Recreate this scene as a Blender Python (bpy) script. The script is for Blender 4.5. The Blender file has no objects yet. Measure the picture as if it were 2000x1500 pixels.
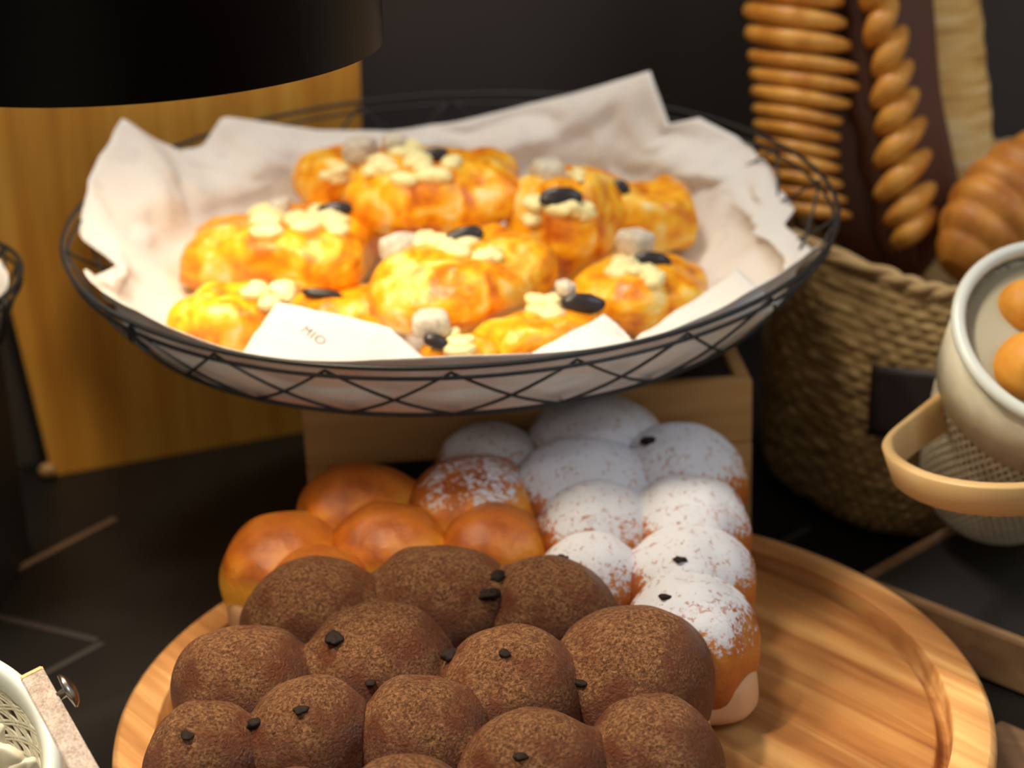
import bpy, bmesh, math, random
from mathutils import Vector, Matrix, noise
from mathutils.bvhtree import BVHTree
random.seed(7)
C = bpy.context.scene.collection
PI = math.pi
W, H, F = 2000, 1500, 3600.0

# ---------------------------------------------------------------- camera
CAM = Vector((0, 0, 0.5))
R3 = Matrix.Rotation(math.radians(68.5), 3, 'X') @ Matrix.Rotation(math.radians(-2.3), 3, 'Z')
cd = bpy.data.cameras.new('camera'); cam = bpy.data.objects.new('camera', cd); C.objects.link(cam)
cam.matrix_world = Matrix.Translation(CAM) @ R3.to_4x4()
cd.sensor_width = 36; cd.lens = F / W * 36; cd.clip_start = 0.02
cd.dof.use_dof = True; cd.dof.focus_distance = 0.765; cd.dof.aperture_fstop = 6.6
bpy.context.scene.camera = cam

# ---------------------------------------------------------------- world, lights, exposure
sc = bpy.context.scene
sc.view_settings.view_transform = 'Standard'; sc.view_settings.look = 'None'
sc.view_settings.exposure = 0.12; sc.view_settings.gamma = 1; sc.view_settings.use_curve_mapping = False
wd = bpy.data.worlds.new('world'); sc.world = wd; wd.use_nodes = True
wd.node_tree.nodes['Background'].inputs[0].default_value = (1.0, 0.9, 0.78, 1)
wd.node_tree.nodes['Background'].inputs[1].default_value = 0.34

def area(name, loc, target, size, power, col):
    l = bpy.data.lights.new(name, 'AREA'); l.shape = 'DISK'; l.size = size; l.energy = power; l.color = col
    o = bpy.data.objects.new(name, l); C.objects.link(o); o.location = loc
    o.rotation_euler = (Vector(target) - Vector(loc)).to_track_quat('-Z', 'Y').to_euler(); return o
area('ceiling_light', (-0.42, 1.12, 1.75), (0.05, 0.8, 0), 0.36, 20, (1.0, 0.89, 0.74))
area('window_light', (1.3, -0.2, 1.9), (0.1, 0.8, 0), 1.0, 11, (0.70, 0.83, 1.0))

sp = bpy.data.lights.new('foreground_fill_spot', 'SPOT'); sp.energy = 70; sp.color = (1, .86, .66); sp.spot_size = math.radians(30); sp.spot_blend = .8; sp.shadow_soft_size = .05  # added unseen spot, brightens the cocoa loaf and the board's left side
so = bpy.data.objects.new('foreground_fill_spot', sp); C.objects.link(so); so.location = (-.62, .62, 1.45)
so.rotation_euler = (Vector((.0, .70, .05)) - so.location).to_track_quat('-Z', 'Y').to_euler()

# ---------------------------------------------------------------- pixel helpers
def ray(px, py):
    return (R3 @ Vector(((px - W/2) / F, -(py - H/2) / F, -1))).normalized()
def P(px, py, z=None, y=None, d=None):
    r = ray(px, py)
    if z is not None: return CAM + r * ((z - CAM.z) / r.z)
    if y is not None: return CAM + r * (y / r.y)
    f = R3 @ Vector((0, 0, -1)); return CAM + r * (d / r.dot(f))
def depth(p): return (Vector(p) - CAM).dot(R3 @ Vector((0, 0, -1)))

# ---------------------------------------------------------------- materials
class M:
    def __init__(s, name):
        s.m = bpy.data.materials.new(name); s.m.use_nodes = True; s.nt = s.m.node_tree; s.b = s.nt.nodes['Principled BSDF']
    def n(s, t, **k):
        nd = s.nt.nodes.new(t)
        for a, v in k.items():
            if a.startswith('i_'):
                key = a[2:]; key = int(key) if key.isdigit() else key.replace('_', ' '); nd.inputs[key].default_value = v
            else: setattr(nd, a, v)
        return nd
    def l(s, a, b): s.nt.links.new(a, b)
    def coord(s, scale=(1,1,1), rot=(0,0,0), loc=(0,0,0)):
        t = s.n('ShaderNodeTexCoord'); m = s.n('ShaderNodeMapping'); s.l(t.outputs['Object'], m.inputs[0])
        m.inputs['Rotation'].default_value = rot; m.inputs['Scale'].default_value = scale; m.inputs['Location'].default_value = loc
        return m.outputs[0]
    def noise(s, vec, scale, detail=4, rough=.55, dist=0):
        t = s.n('ShaderNodeTexNoise'); t.inputs['Scale'].default_value = scale; t.inputs['Detail'].default_value = detail
        t.inputs['Roughness'].default_value = rough; t.inputs['Distortion'].default_value = dist; s.l(vec, t.inputs['Vector']); return t.outputs[0]
    def ramp(s, fac, stops):
        r = s.n('ShaderNodeValToRGB'); e = r.color_ramp.elements
        while len(e) < len(stops): e.new(.5)
        for q, (p, c) in zip(e, stops): q.position = p; q.color = (*c, 1) if len(c) == 3 else c
        s.l(fac, r.inputs[0]); return r.outputs[0]
    def mix(s, fac, a, b, mode='MIX'):
        x = s.n('ShaderNodeMix', data_type='RGBA', blend_type=mode)
        for i, v in ((0, fac), (6, a), (7, b)):
            if hasattr(v, 'links'): s.l(v, x.inputs[i])
            else: x.inputs[i].default_value = v if i == 0 else (*v, 1)
        return x.outputs[2]
    def math(s, op, a, b=0.0, c=0.0, clamp=False):
        x = s.n('ShaderNodeMath', operation=op, use_clamp=clamp)
        for i, v in enumerate((a, b, c)):
            if hasattr(v, 'links'): s.l(v, x.inputs[i])
            else: x.inputs[i].default_value = v
        return x.outputs[0]
    def bump(s, h, strength=.3, dist=.001):
        b = s.n('ShaderNodeBump'); b.inputs['Strength'].default_value = strength; b.inputs['Distance'].default_value = dist
        s.l(h, b.inputs['Height']); s.l(b.outputs[0], s.b.inputs['Normal'])
    def out(s, col=None, rough=.5, metal=0, spec=.5, **k):
        if col is not None:
            if hasattr(col, 'links'): s.l(col, s.b.inputs['Base Color'])
            else: s.b.inputs['Base Color'].default_value = (*col, 1)
        if hasattr(rough, 'links'): s.l(rough, s.b.inputs['Roughness'])
        else: s.b.inputs['Roughness'].default_value = rough
        s.b.inputs['Metallic'].default_value = metal; s.b.inputs['Specular IOR Level'].default_value = spec
        for a, v in k.items(): s.b.inputs[a.replace('_', ' ')].default_value = v
        return s.m

def wood(name, c1, c2, c3, rot=(0,0,0), along=0, scale=1.0, rough=.45, planks=0):
    m = M(name); sc_ = [90*scale]*3; sc_[along] = 5*scale
    v = m.coord(tuple(sc_), rot)
    # Mapping applies scale before rotation, so rotate first
    r = m.coord((1,1,1), rot); mp = m.n('ShaderNodeMapping'); m.l(r, mp.inputs[0]); mp.inputs['Scale'].default_value = tuple(sc_)
    n1 = m.noise(mp.outputs[0], 1.0, 5, .6, .6)
    mp2 = m.n('ShaderNodeMapping'); m.l(r, mp2.inputs[0]); s2 = [26*scale]*3; s2[along] = 2.2*scale; mp2.inputs['Scale'].default_value = tuple(s2)
    n2 = m.noise(mp2.outputs[0], 1.0, 3, .5, 1.2)
    f = m.math('ADD', m.math('MULTIPLY', n1, .45), m.math('MULTIPLY', n2, .55))
    col = m.ramp(f, [(.34, c1), (.5, c2), (.66, c3)])
    if planks:
        sp = m.n('ShaderNodeSeparateXYZ'); m.l(r, sp.inputs[0])
        q = m.math('FLOOR', m.math('MULTIPLY', sp.outputs[1 if along == 0 else 0], planks))
        wn = m.n('ShaderNodeTexWhiteNoise', noise_dimensions='1D'); m.l(q, wn.inputs['W'])
        col = m.mix(.8, col, m.ramp(wn.outputs[0], [(0, (.68,.62,.56)), (.5, (1,1,1)), (1, (1.0,.95,.85))]), 'MULTIPLY')
    m.bump(n1, .15, .0006)
    return m.out(col, rough, spec=.4)

MAT = {}
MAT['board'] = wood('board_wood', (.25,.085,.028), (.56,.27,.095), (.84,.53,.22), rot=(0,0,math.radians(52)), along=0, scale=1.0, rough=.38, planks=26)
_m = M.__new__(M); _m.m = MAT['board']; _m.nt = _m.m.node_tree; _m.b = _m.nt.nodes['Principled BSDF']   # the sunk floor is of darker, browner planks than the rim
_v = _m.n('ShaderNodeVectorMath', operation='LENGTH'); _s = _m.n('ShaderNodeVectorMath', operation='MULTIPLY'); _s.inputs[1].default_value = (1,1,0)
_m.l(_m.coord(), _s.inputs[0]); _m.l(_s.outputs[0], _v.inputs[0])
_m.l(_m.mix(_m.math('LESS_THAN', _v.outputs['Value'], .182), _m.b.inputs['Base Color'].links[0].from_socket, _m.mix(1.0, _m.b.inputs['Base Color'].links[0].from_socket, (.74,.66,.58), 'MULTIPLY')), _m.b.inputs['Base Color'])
MAT['panel'] = wood('panel_wood', (.56,.225,.022), (.74,.35,.045), (.85,.46,.08), along=2, scale=.8, rough=.5)
MAT['riser'] = wood('riser_wood', (.30,.16,.05), (.42,.235,.085), (.52,.31,.12), along=0, scale=1, rough=.5)
MAT['crate'] = wood('crate_wood', (.13,.065,.03), (.20,.11,.055), (.27,.16,.08), rot=(0,0,math.radians(25)), along=0, scale=1, rough=.55)
MAT['handle'] = wood('bentwood', (.50,.31,.12), (.60,.39,.17), (.66,.45,.21), along=0, scale=.6, rough=.4)

m = M('grey_limed_wood'); v = m.coord(); MAT['stick'] = None
n1 = m.noise(m.coord((1,1,1)), 900, 4, .7); n2 = m.noise(m.coord((1,1,1)), 160, 3)
m.bump(n1, .4, .0004)
MAT['stick'] = m.out(m.ramp(m.math('ADD', m.math('MULTIPLY', n1, .6), m.math('MULTIPLY', n2, .4)), [(.35, (.22,.15,.11)), (.5, (.42,.33,.27)), (.65, (.62,.54,.47))]), .7)
m = M('end_grain_wood'); n1 = m.noise(m.coord(), 700, 3)
MAT['end_grain'] = m.out(m.ramp(n1, [(.4, (.62,.38,.13)), (.6, (.80,.58,.28))]), .6)

m = M('cocoa_crust')
n1 = m.noise(m.coord(), 620, 6, .72, .4); n2 = m.noise(m.coord(), 60, 3, .5)
geo = m.n('ShaderNodeNewGeometry'); sp = m.n('ShaderNodeSeparateXYZ'); m.l(geo.outputs['Normal'], sp.inputs[0])
dust = m.ramp(m.math('ADD', m.math('MULTIPLY', sp.outputs[2], .55), m.math('MULTIPLY', m.math('SUBTRACT', n2, .5), 1.6)), [(.20, (0,0,0)), (.46, (1,1,1))])
cd_ = m.ramp(n1, [(.36, (.085,.024,.007)), (.48, (.23,.088,.028)), (.62, (.47,.225,.09))])
cr = m.ramp(n1, [(.3, (.14,.036,.013)), (.7, (.25,.075,.026))])
vo = m.n('ShaderNodeTexVoronoi', feature='DISTANCE_TO_EDGE'); vo.inputs['Scale'].default_value = 480; m.l(m.coord(), vo.inputs['Vector'])
m.bump(m.math('ADD', n1, m.math('MULTIPLY', vo.outputs[0], .5)), 1.0, .0026)
MAT['cocoa'] = m.out(m.mix(dust, cr, cd_), m.math('ADD', m.math('MULTIPLY', dust, .42), .36), spec=.4)
MAT['choc_chip'] = M('dark_chocolate').out((.016,.009,.006), .75, spec=.2)
m = M('loaf_side'); n1 = m.noise(m.coord(), 60, 5); n3 = m.noise(m.coord((30,30,240)), 1, 4)
m.bump(n3, .5, .001)
MAT['crumb'] = m.out(m.ramp(n1, [(.35, (.42,.19,.06)), (.65, (.66,.38,.16))]), .7)
MAT['crumb_pale'] = M('pale_crust').out((.62,.36,.19), .75)

def bun(name, amt):
    m = M(name); n1 = m.noise(m.coord(), 35, 4); n2 = m.noise(m.coord(), 330, 5, .75); n3 = m.noise(m.coord(), 45, 3, .6)
    geo = m.n('ShaderNodeNewGeometry'); sp = m.n('ShaderNodeSeparateXYZ'); m.l(geo.outputs['Normal'], sp.inputs[0])
    base = m.ramp(n1, [(.36, (.30,.065,.006)), (.5, (.56,.15,.010)), (.64, (.78,.30,.02))])
    # the pale stretched dough low on each bun, where it rose against its neighbours
    tex = m.n('ShaderNodeTexCoord'); s2 = m.n('ShaderNodeSeparateXYZ'); m.l(tex.outputs['Generated'], s2.inputs[0])
    lo = m.ramp(m.math('ADD', s2.outputs[2], m.math('MULTIPLY', m.math('SUBTRACT', n1, .5), .3)), [(.48, (1,1,1)), (.70, (0,0,0))])
    top = m.ramp(m.math('ADD', s2.outputs[2], m.math('MULTIPLY', m.math('SUBTRACT', n1, .5), .5)), [(.80, (0,0,0)), (1.0, (1,1,1))])
    base = m.mix(lo if amt < .5 else .0, base, (.90,.48,.04)); base = m.mix(m.math('MULTIPLY', top, .55), base, (.27,.075,.02))
    if amt > .5: base = m.mix(.45, base, (.22,.07,.03))
    if amt > 0:
        a = m.math('ADD', m.math('MULTIPLY', sp.outputs[2], 1.0), m.math('MULTIPLY', m.math('SUBTRACT', n2, .5), 2.0))
        a = m.math('ADD', a, m.math('MULTIPLY', m.math('SUBTRACT', n3, .5), 1.1))
        mask = m.ramp(a, [(1.0-amt, (0,0,0)), (1.17-amt, (1,1,1))]); n4 = m.noise(m.coord(), 240, 3, .6, .8); mask = m.math('MULTIPLY', mask, m.ramp(n4, [(.33, (.35,.35,.35)), (.43, (1,1,1))]))
        col = m.mix(mask, base, (.64,.65,.70)); m.bump(n2, .6, .001)
        return m.out(col, m.math('ADD', m.math('MULTIPLY', mask, .55), .3), spec=.45)
    m.bump(m.math('ADD', n3, m.math('MULTIPLY', n2, .25)), 0.6, .003)
    return m.out(base, .33, spec=.5)
MAT['bun_sugar'] = bun('sugared_bun', .56); MAT['bun_half'] = bun('half_sugared_bun', .12); MAT['bun_glaze'] = bun('glazed_bun', 0)

m = M('golden_pastry'); n1 = m.noise(m.coord(), 52, 3, .5, .9); n2 = m.noise(m.coord(), 130, 4)
f = m.math('ADD', m.math('MULTIPLY', n1, .7), m.math('MULTIPLY', n2, .3))
m.bump(n2, .5, .003)
MAT['pastry'] = m.out(m.ramp(f, [(.36, (.62,.15,.008)), (.45, (.88,.31,.008)), (.53, (.98,.49,.012)), (.60, (.98,.62,.10)), (.66, (.98,.78,.34))]), .3, spec=.5)
MAT['cheese'] = M('melted_cheese').out((.93,.83,.42), .45)
m = M('potato_piece'); n1 = m.noise(m.coord(), 300, 4)
MAT['potato'] = m.out(m.ramp(n1, [(.35, (.50,.42,.33)), (.6, (.74,.68,.56))]), .7)
MAT['olive'] = M('black_olive').out((.022,.017,.02), .3)
m = M('white_paper'); n1 = m.noise(m.coord(), 26, 3, .6); n2 = m.noise(m.coord((1,1,1)), 70, 2)
pr = m.ramp(n2, [(.60, (0,0,0)), (.70, (1,1,1))])
m.bump(n1, .25, .004)
MAT['paper'] = m.out(m.mix(m.math('MULTIPLY', pr, .14), (.80,.77,.73), (.42,.38,.52)), .75, spec=.2)
MAT['ink'] = M('grey_ink').out((.20,.16,.25), .8)
MAT['wire'] = M('black_wire').out((.018,.02,.022), .42, metal=0.2)
m = M('black_enamel'); n1 = m.noise(m.coord(), 500, 3, .7)
MAT['shade'] = m.out(m.ramp(n1, [(.6, (.001,.001,.001)), (.8, (.004,.004,.007))]), .5, spec=.12)
MAT['steel'] = M('brushed_steel').out((.42,.38,.34), .25, metal=1)
MAT['rim_white'] = M('lamp_lining').out((.75,.70,.62), .5)
m = M('counter_stone'); v = m.coord(); n1 = m.noise(m.coord(), 7, 6, .6, 1.0)
MAT['counter'] = m.out(m.ramp(n1, [(.3, (.004,.0035,.003)), (.7, (.012,.010,.008))]), .45, spec=.3)
MAT['inlay'] = M('brown_inlay').out((.13,.075,.04), .5)
MAT['inlay_dark'] = M('dark_inlay').out((.03,.024,.02), .5)
m = M('dark_wall'); n1 = m.noise(m.coord(), 2.5, 3)
MAT['wall'] = m.out(m.ramp(n1, [(.35, (.058,.052,.044)), (.65, (.074,.056,.055))]), .7, spec=.2)
MAT['black'] = M('black_board').out((.012,.011,.010), .5)
m = M('woven_straw'); n1 = m.noise(m.coord((55,55,220)), 1, 4, .6); n2 = m.noise(m.coord(), 14, 3)
f = m.math('ADD', m.math('MULTIPLY', n1, .7), m.math('MULTIPLY', n2, .3))
m.bump(n1, .4, .002)
MAT['straw'] = m.out(m.ramp(f, [(.36, (.13,.075,.02)), (.5, (.27,.165,.055)), (.64, (.42,.28,.11))]), .8)
MAT['rope'] = M('pale_rope').out((.50,.34,.16), .8)
MAT['leather'] = M('dark_leather').out((.014,.007,.006), .55)
m = M('cream_rattan'); n1 = m.noise(m.coord(), 90, 3)
MAT['cream'] = m.out(m.ramp(n1, [(.3, (.58,.54,.40)), (.7, (.70,.66,.51))]), .4)
MAT['weave'] = m = M('cream_weave').out((.40,.35,.24), .6)
m = M('muffin_crust'); n1 = m.noise(m.coord(), 60, 3)
MAT['muffin'] = m.out(m.ramp(n1, [(.3, (.66,.25,.02)), (.7, (.84,.40,.05))]), .55)
MAT['choc_spine'] = M('chocolate_dough').out((.105,.034,.014), .5)
m = M('toasted_strip'); n1 = m.noise(m.coord(), 50, 4)
m.bump(n1, .3, .002)
MAT['strip'] = m.out(m.ramp(n1, [(.35, (.58,.22,.025)), (.65, (.84,.42,.08))]), .42)
m = M('pale_loaf'); n1 = m.noise(m.coord((12,12,110), (0,.25,0)), 1, 4); n2 = m.noise(m.coord(), 22, 3)
m.bump(n1, .5, .004)
MAT['pale_loaf'] = m.out(m.ramp(m.math('ADD', m.math('MULTIPLY', n1, .7), m.math('MULTIPLY', n2, .3)), [(.36, (.42,.20,.05)), (.47, (.74,.44,.12)), (.56, (.88,.62,.25)), (.66, (.86,.74,.52))]), .65)
m = M('croissant_crust'); n1 = m.noise(m.coord(), 40, 4)
MAT['croissant'] = m.out(m.ramp(n1, [(.35, (.40,.13,.015)), (.65, (.72,.31,.05))]), .5)
MAT['shell'] = M('cream_shell').out((.72,.66,.48), .4)
MAT['pale_rim'] = M('pale_blue_green_plastic').out((.68,.71,.65), .3)

# ---------------------------------------------------------------- object helpers
def root(name, label, cat, loc, group=None):
    o = bpy.data.objects.new(name, None); C.objects.link(o); o.location = loc; o.empty_display_size = .01
    o['label'] = label; o['category'] = cat
    if group: o['group'] = group
    return o
def tag(o, label, cat, group=None):
    o['label'] = label; o['category'] = cat
    if group: o['group'] = group
    return o
def mesh(name, vf, mat, parent=None, smooth=True, label=None, origin=None, kind=None):
    """verts in world coordinates; the origin moves to the parent's base (or the given origin)"""
    v, f = vf
    me = bpy.data.meshes.new(name)
    off = Vector((0,0,0))
    chain = []
    q = parent
    while q is not None: off += Vector(q.location); q = q.parent
    org = Vector(origin) if origin is not None else (Vector((0,0,0)) if parent is not None else sum((Vector(a) for a in v), Vector())/len(v))
    base = off + (org - off if origin is not None else org)
    me.from_pydata([tuple(Vector(a) - base) for a in v], [], f)
    bm = bmesh.new(); bm.from_mesh(me); bmesh.ops.recalc_face_normals(bm, faces=bm.faces); bm.to_mesh(me); bm.free()
    if smooth: me.polygons.foreach_set('use_smooth', [True]*len(me.polygons))
    me.materials.append(mat); me.update()
    o = bpy.data.objects.new(name, me); C.objects.link(o); o.parent = parent; o.location = base - off
    if label: o['label'] = label
    if kind: o['kind'] = kind
    return o
def join(*parts):
    V, Fs = [], []
    for v, f in parts:
        k = len(V); V += [Vector(a) for a in v]; Fs += [tuple(i + k for i in q) for q in f]
    return V, Fs
def sgn(x, p): return math.copysign(abs(x) ** p, x)
def blob(c, r, p=1.0, amp=0, fs=30, seed=0, nu=48, nv=28, rot=None, fn=None):
    """superellipsoid with noise; p<1 squarer"""
    c = Vector(c); V = []; Fs = []
    def pt(u, v):
        d = Vector((sgn(math.cos(v), p) * sgn(math.cos(u), p), sgn(math.cos(v), p) * sgn(math.sin(u), p), sgn(math.sin(v), p)))
        q = Vector((d.x*r[0], d.y*r[1], d.z*r[2]))
        k = 1
        if amp: k += amp * noise.noise(q * fs + Vector((seed*3.1, seed*1.7, seed)))
        q *= k
        if fn: q = fn(q, u, v)
        if rot is not None: q = rot @ q
        return c + q
    V.append(pt(0, -PI/2))
    for j in range(1, nv):
        for i in range(nu): V.append(pt(2*PI*i/nu, -PI/2 + PI*j/nv))
    V.append(pt(0, PI/2))
    for i in range(nu): Fs.append((0, 1+(i+1) % nu, 1+i))
    for j in range(nv-2):
        for i in range(nu):
            a = 1+j*nu+i; b = 1+j*nu+(i+1) % nu; Fs.append((a, b, b+nu, a+nu))
    t = len(V)-1; k = 1+(nv-2)*nu
    for i in range(nu): Fs.append((k+i, k+(i+1) % nu, t))
    return V, Fs
def tube(pts, r, closed=False, n=8, taper=None):
    pts = [Vector(p) for p in pts]; N = len(pts); V = []; Fs = []
    prev = None
    for i in range(N):
        a = pts[(i-1) % N] if (closed or i) else pts[0]; b = pts[(i+1) % N] if (closed or i < N-1) else pts[-1]
        t = (b-a).normalized()
        if prev is None:
            up = Vector((0,0,1)) if abs(t.z) < .9 else Vector((1,0,0)); s = t.cross(up).normalized()
        else: s = (prev - t*prev.dot(t)).normalized()
        prev = s; w = t.cross(s); rr = r * (taper(i/(N-1)) if taper else 1)
        for k in range(n): V.append(pts[i] + s*math.cos(2*PI*k/n)*rr + w*math.sin(2*PI*k/n)*rr)
    for i in range(N if closed else N-1):
        for k in range(n):
            a = i*n+k; b = i*n+(k+1) % n; c = ((i+1) % N)*n+(k+1) % n; d = ((i+1) % N)*n+k; Fs.append((a, b, c, d))
    if not closed: Fs.append(tuple(range(n))); Fs.append(tuple((N-1)*n+k for k in range(n)))
    return V, Fs
def loft(rings, cap0=True, cap1=True):
    V = [p for r in rings for p in r]; n = len(rings[0]); Fs = []
    for j in range(len(rings)-1):
        for i in range(n): Fs.append((j*n+i, j*n+(i+1) % n, (j+1)*n+(i+1) % n, (j+1)*n+i))
    if cap0: Fs.append(tuple(range(n)))
    if cap1: Fs.append(tuple((len(rings)-1)*n+i for i in range(n)))
    return V, Fs
def lathe(c, prof, n=96, ax=None, cap0=True, cap1=True):
    """prof: (radius, height) pairs; ax: rotation matrix"""
    c = Vector(c); A = ax or Matrix.Identity(3)
    return loft([[c + A @ Vector((r*math.cos(2*PI*i/n), r*math.sin(2*PI*i/n), h)) for i in range(n)] for r, h in prof], cap0, cap1)
def prism(poly, h, bev=.002):
    """bevelled block: polygon (world points at the top) extruded down by h"""
    bm = bmesh.new(); top = [bm.verts.new(p) for p in poly]; bot = [bm.verts.new(Vector(p) - Vector((0,0,h))) for p in poly]; n = len(poly)
    bm.faces.new(top); bm.faces.new(bot[::-1])
    for i in range(n): bm.faces.new((top[i], bot[i], bot[(i+1) % n], top[(i+1) % n]))
    bmesh.ops.recalc_face_normals(bm, faces=bm.faces)
    if bev: bmesh.ops.bevel(bm, geom=list(bm.edges), offset=bev, segments=2, affect='EDGES')
    bm.verts.index_update(); r = ([v.co.copy() for v in bm.verts], [tuple(v.index for v in f.verts) for f in bm.faces]); bm.free(); return r
def bar(a, b, w, t, up=Vector((0,0,1)), bev=.0006):
    a, b = Vector(a), Vector(b); d = (b-a).normalized(); s = d.cross(up).normalized(); u = s.cross(d)
    bm = bmesh.new(); vs = [bm.verts.new(p + s*i*w/2 + u*j*t/2) for p in (a, b) for i, j in ((-1,-1),(1,-1),(1,1),(-1,1))]
    for f in ((0,1,2,3),(7,6,5,4),(0,4,5,1),(1,5,6,2),(2,6,7,3),(3,7,4,0)): bm.faces.new([vs[i] for i in f])
    bmesh.ops.recalc_face_normals(bm, faces=bm.faces)
    if bev: bmesh.ops.bevel(bm, geom=list(bm.edges), offset=bev, segments=2, affect='EDGES')
    bm.verts.index_update(); r = ([v.co.copy() for v in bm.verts], [tuple(v.index for v in f.verts) for f in bm.faces]); bm.free(); return r
def _hit(px, py, c, r):
    """first point where the pixel's ray meets the ellipsoid (or its closest approach)"""
    d = ray(px, py); c = Vector(c); S = Vector((1/r[0], 1/r[1], 1/r[2]))
    o = (CAM - c) * S; e = d * S; a = e.dot(e); b = o.dot(e); q = b*b - a*(o.dot(o) - 1)
    t = (-b - math.sqrt(max(q, 0))) / a
    return CAM + d*t
def interp(tab, x):
    for (x0, *a), (x1, *b) in zip(tab, tab[1:]):
        if x0 <= x <= x1:
            k = (x-x0)/(x1-x0) if x1 > x0 else 0; return [p+(q-p)*k for p, q in zip(a, b)]
    return list(tab[0][1:]) if x < tab[0][0] else list(tab[-1][1:])
def structure(o): o['kind'] = 'structure'; return o

# ---------------------------------------------------------------- setting: counter, wall
def quadbox(pts, h): return prism([Vector(p) for p in pts], h, 0)
WA = Vector((-.296, 1.14, 0)); wdir = Vector((math.cos(math.radians(20)), math.sin(math.radians(20)), 0)); wn_ = Vector((-wdir.y, wdir.x, 0))
w0 = WA - wdir*1.2 + wn_*.03; w1 = WA + wdir*2.2 + wn_*.03
structure(mesh('wall_back', quadbox([w0+Vector((0,0,1.5)), w1+Vector((0,0,1.5)), w1+wn_*.1+Vector((0,0,1.5)), w0+wn_*.1+Vector((0,0,1.5))], 1.6), MAT['wall'], smooth=False))
c0 = w0 - wn_*.0005 ; c1 = w1 - wn_*.0005
ct = mesh('counter', prism([Vector((-1.4,-.1,0)), Vector((1.8,-.1,0)), c1, c0], .05, .003), MAT['counter'], smooth=False)
tag(ct, 'long black stone counter with thin brown inlaid lines under all the food', 'counter')
def inlay(a, b, w, mat):
    a = P(*a, z=.0006); b = P(*b, z=.0006); s = (b-a).normalized().cross(Vector((0,0,1)))*w/2
    mesh('inlay_line', prism([a-s, b-s, b+s, a+s], .0012, 0), mat, ct, smooth=False)
inlay((-40, 1148), (225, 1012), .0055, MAT['inlay'])
inlay((60, 1330), (200, 1255), .005, MAT['inlay_dark'])
inlay((-40, 1195), (190, 1250), .005, MAT['inlay_dark'])
inlay((1500, 1075), (1580, 1030), .005, MAT['inlay_dark'])

# ---------------------------------------------------------------- wooden panel behind
def panel():
    # tapered plywood stand, its face just in front of the wall
    n = Vector((-wdir.y, wdir.x, 0))
    def on(px, py):       # pixel -> face plane of the panel
        r = ray(px, py); k = (WA - CAM).dot(n) / r.dot(n); return CAM + r*k
    bl = on(105, 937); br = on(730, 855); tr = on(703, 120); tl0 = on(30, 640)
    dirL = (tl0 - bl).normalized(); tl = bl + dirL * ((.48 - bl.z)/dirL.z); dirR = (tr-br).normalized(); tr = br + dirR*((.48 - br.z)/dirR.z)
    bl.z = max(bl.z, .0); br.z = 0.0; bl.z = 0
    V = [bl, br, tr, tl]; V += [p + n*.018 for p in V]
    Fs = [(0,1,2,3),(7,6,5,4),(0,4,5,1),(1,5,6,2),(2,6,7,3),(3,7,4,0)]
    o = mesh('wooden_screen', (V, Fs), MAT['panel'], smooth=False)
    tag(o, 'tall honey-coloured wooden board standing against the dark wall behind the wire basket', 'screen')
    f = mesh('corner_foot', blob(bl + Vector((-.002,-.004,.006)), (.006,.005,.005)), MAT['riser'], o, label='small pale corner foot')
panel()

# ---------------------------------------------------------------- riser under the wire basket
def riser():
    a = P(588, 792, z=.128); b = P(1470, 742, z=.128); d = (b-a); d.z = 0; d.normalize(); n = Vector((-d.y, d.x, 0)); dp = .19
    r = root('wooden_riser', 'low pale wooden riser with a black top under the wire basket', 'stand', (a.x, a.y, 0))
    Z = Vector((0,0,1)); h = .037; t = .009
    def rail(p, q, s):  # board from p to q, thickness inward s
        return prism([p, q, q + s, p + s], h, .0012)
    mesh('front_rail', rail(a, b, n*t), MAT['riser'], r, smooth=False)
    mesh('back_rail', rail(a + n*(dp-t), b + n*(dp-t), n*t), MAT['riser'], r, smooth=False)
    mesh('side_rail', rail(a + n*t, a + n*t + d*t, n*(dp-2*t)), MAT['riser'], r, smooth=False)
    mesh('side_rail', rail(b + n*t - d*t, b + n*t, n*(dp-2*t)), MAT['riser'], r, smooth=False)
    i = [a+n*t+d*t, b+n*t-d*t, b+n*(dp-t)-d*t, a+n*(dp-t)+d*t]
    mesh('top_panel', prism([p - Z*.003 for p in i], .006, 0), MAT['black'], r, smooth=False, label='black inset top')
    for p, s in ((a, 1), (b, -1)):
        for q in (0, dp - .014):
            c = p + n*q; e = d*.014*s
            mesh('leg', prism([c - Z*h, c + e - Z*h, c + e + n*.014 - Z*h, c + n*.014 - Z*h], .128-h, .001), MAT['riser'], r, smooth=False)
riser()

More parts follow.
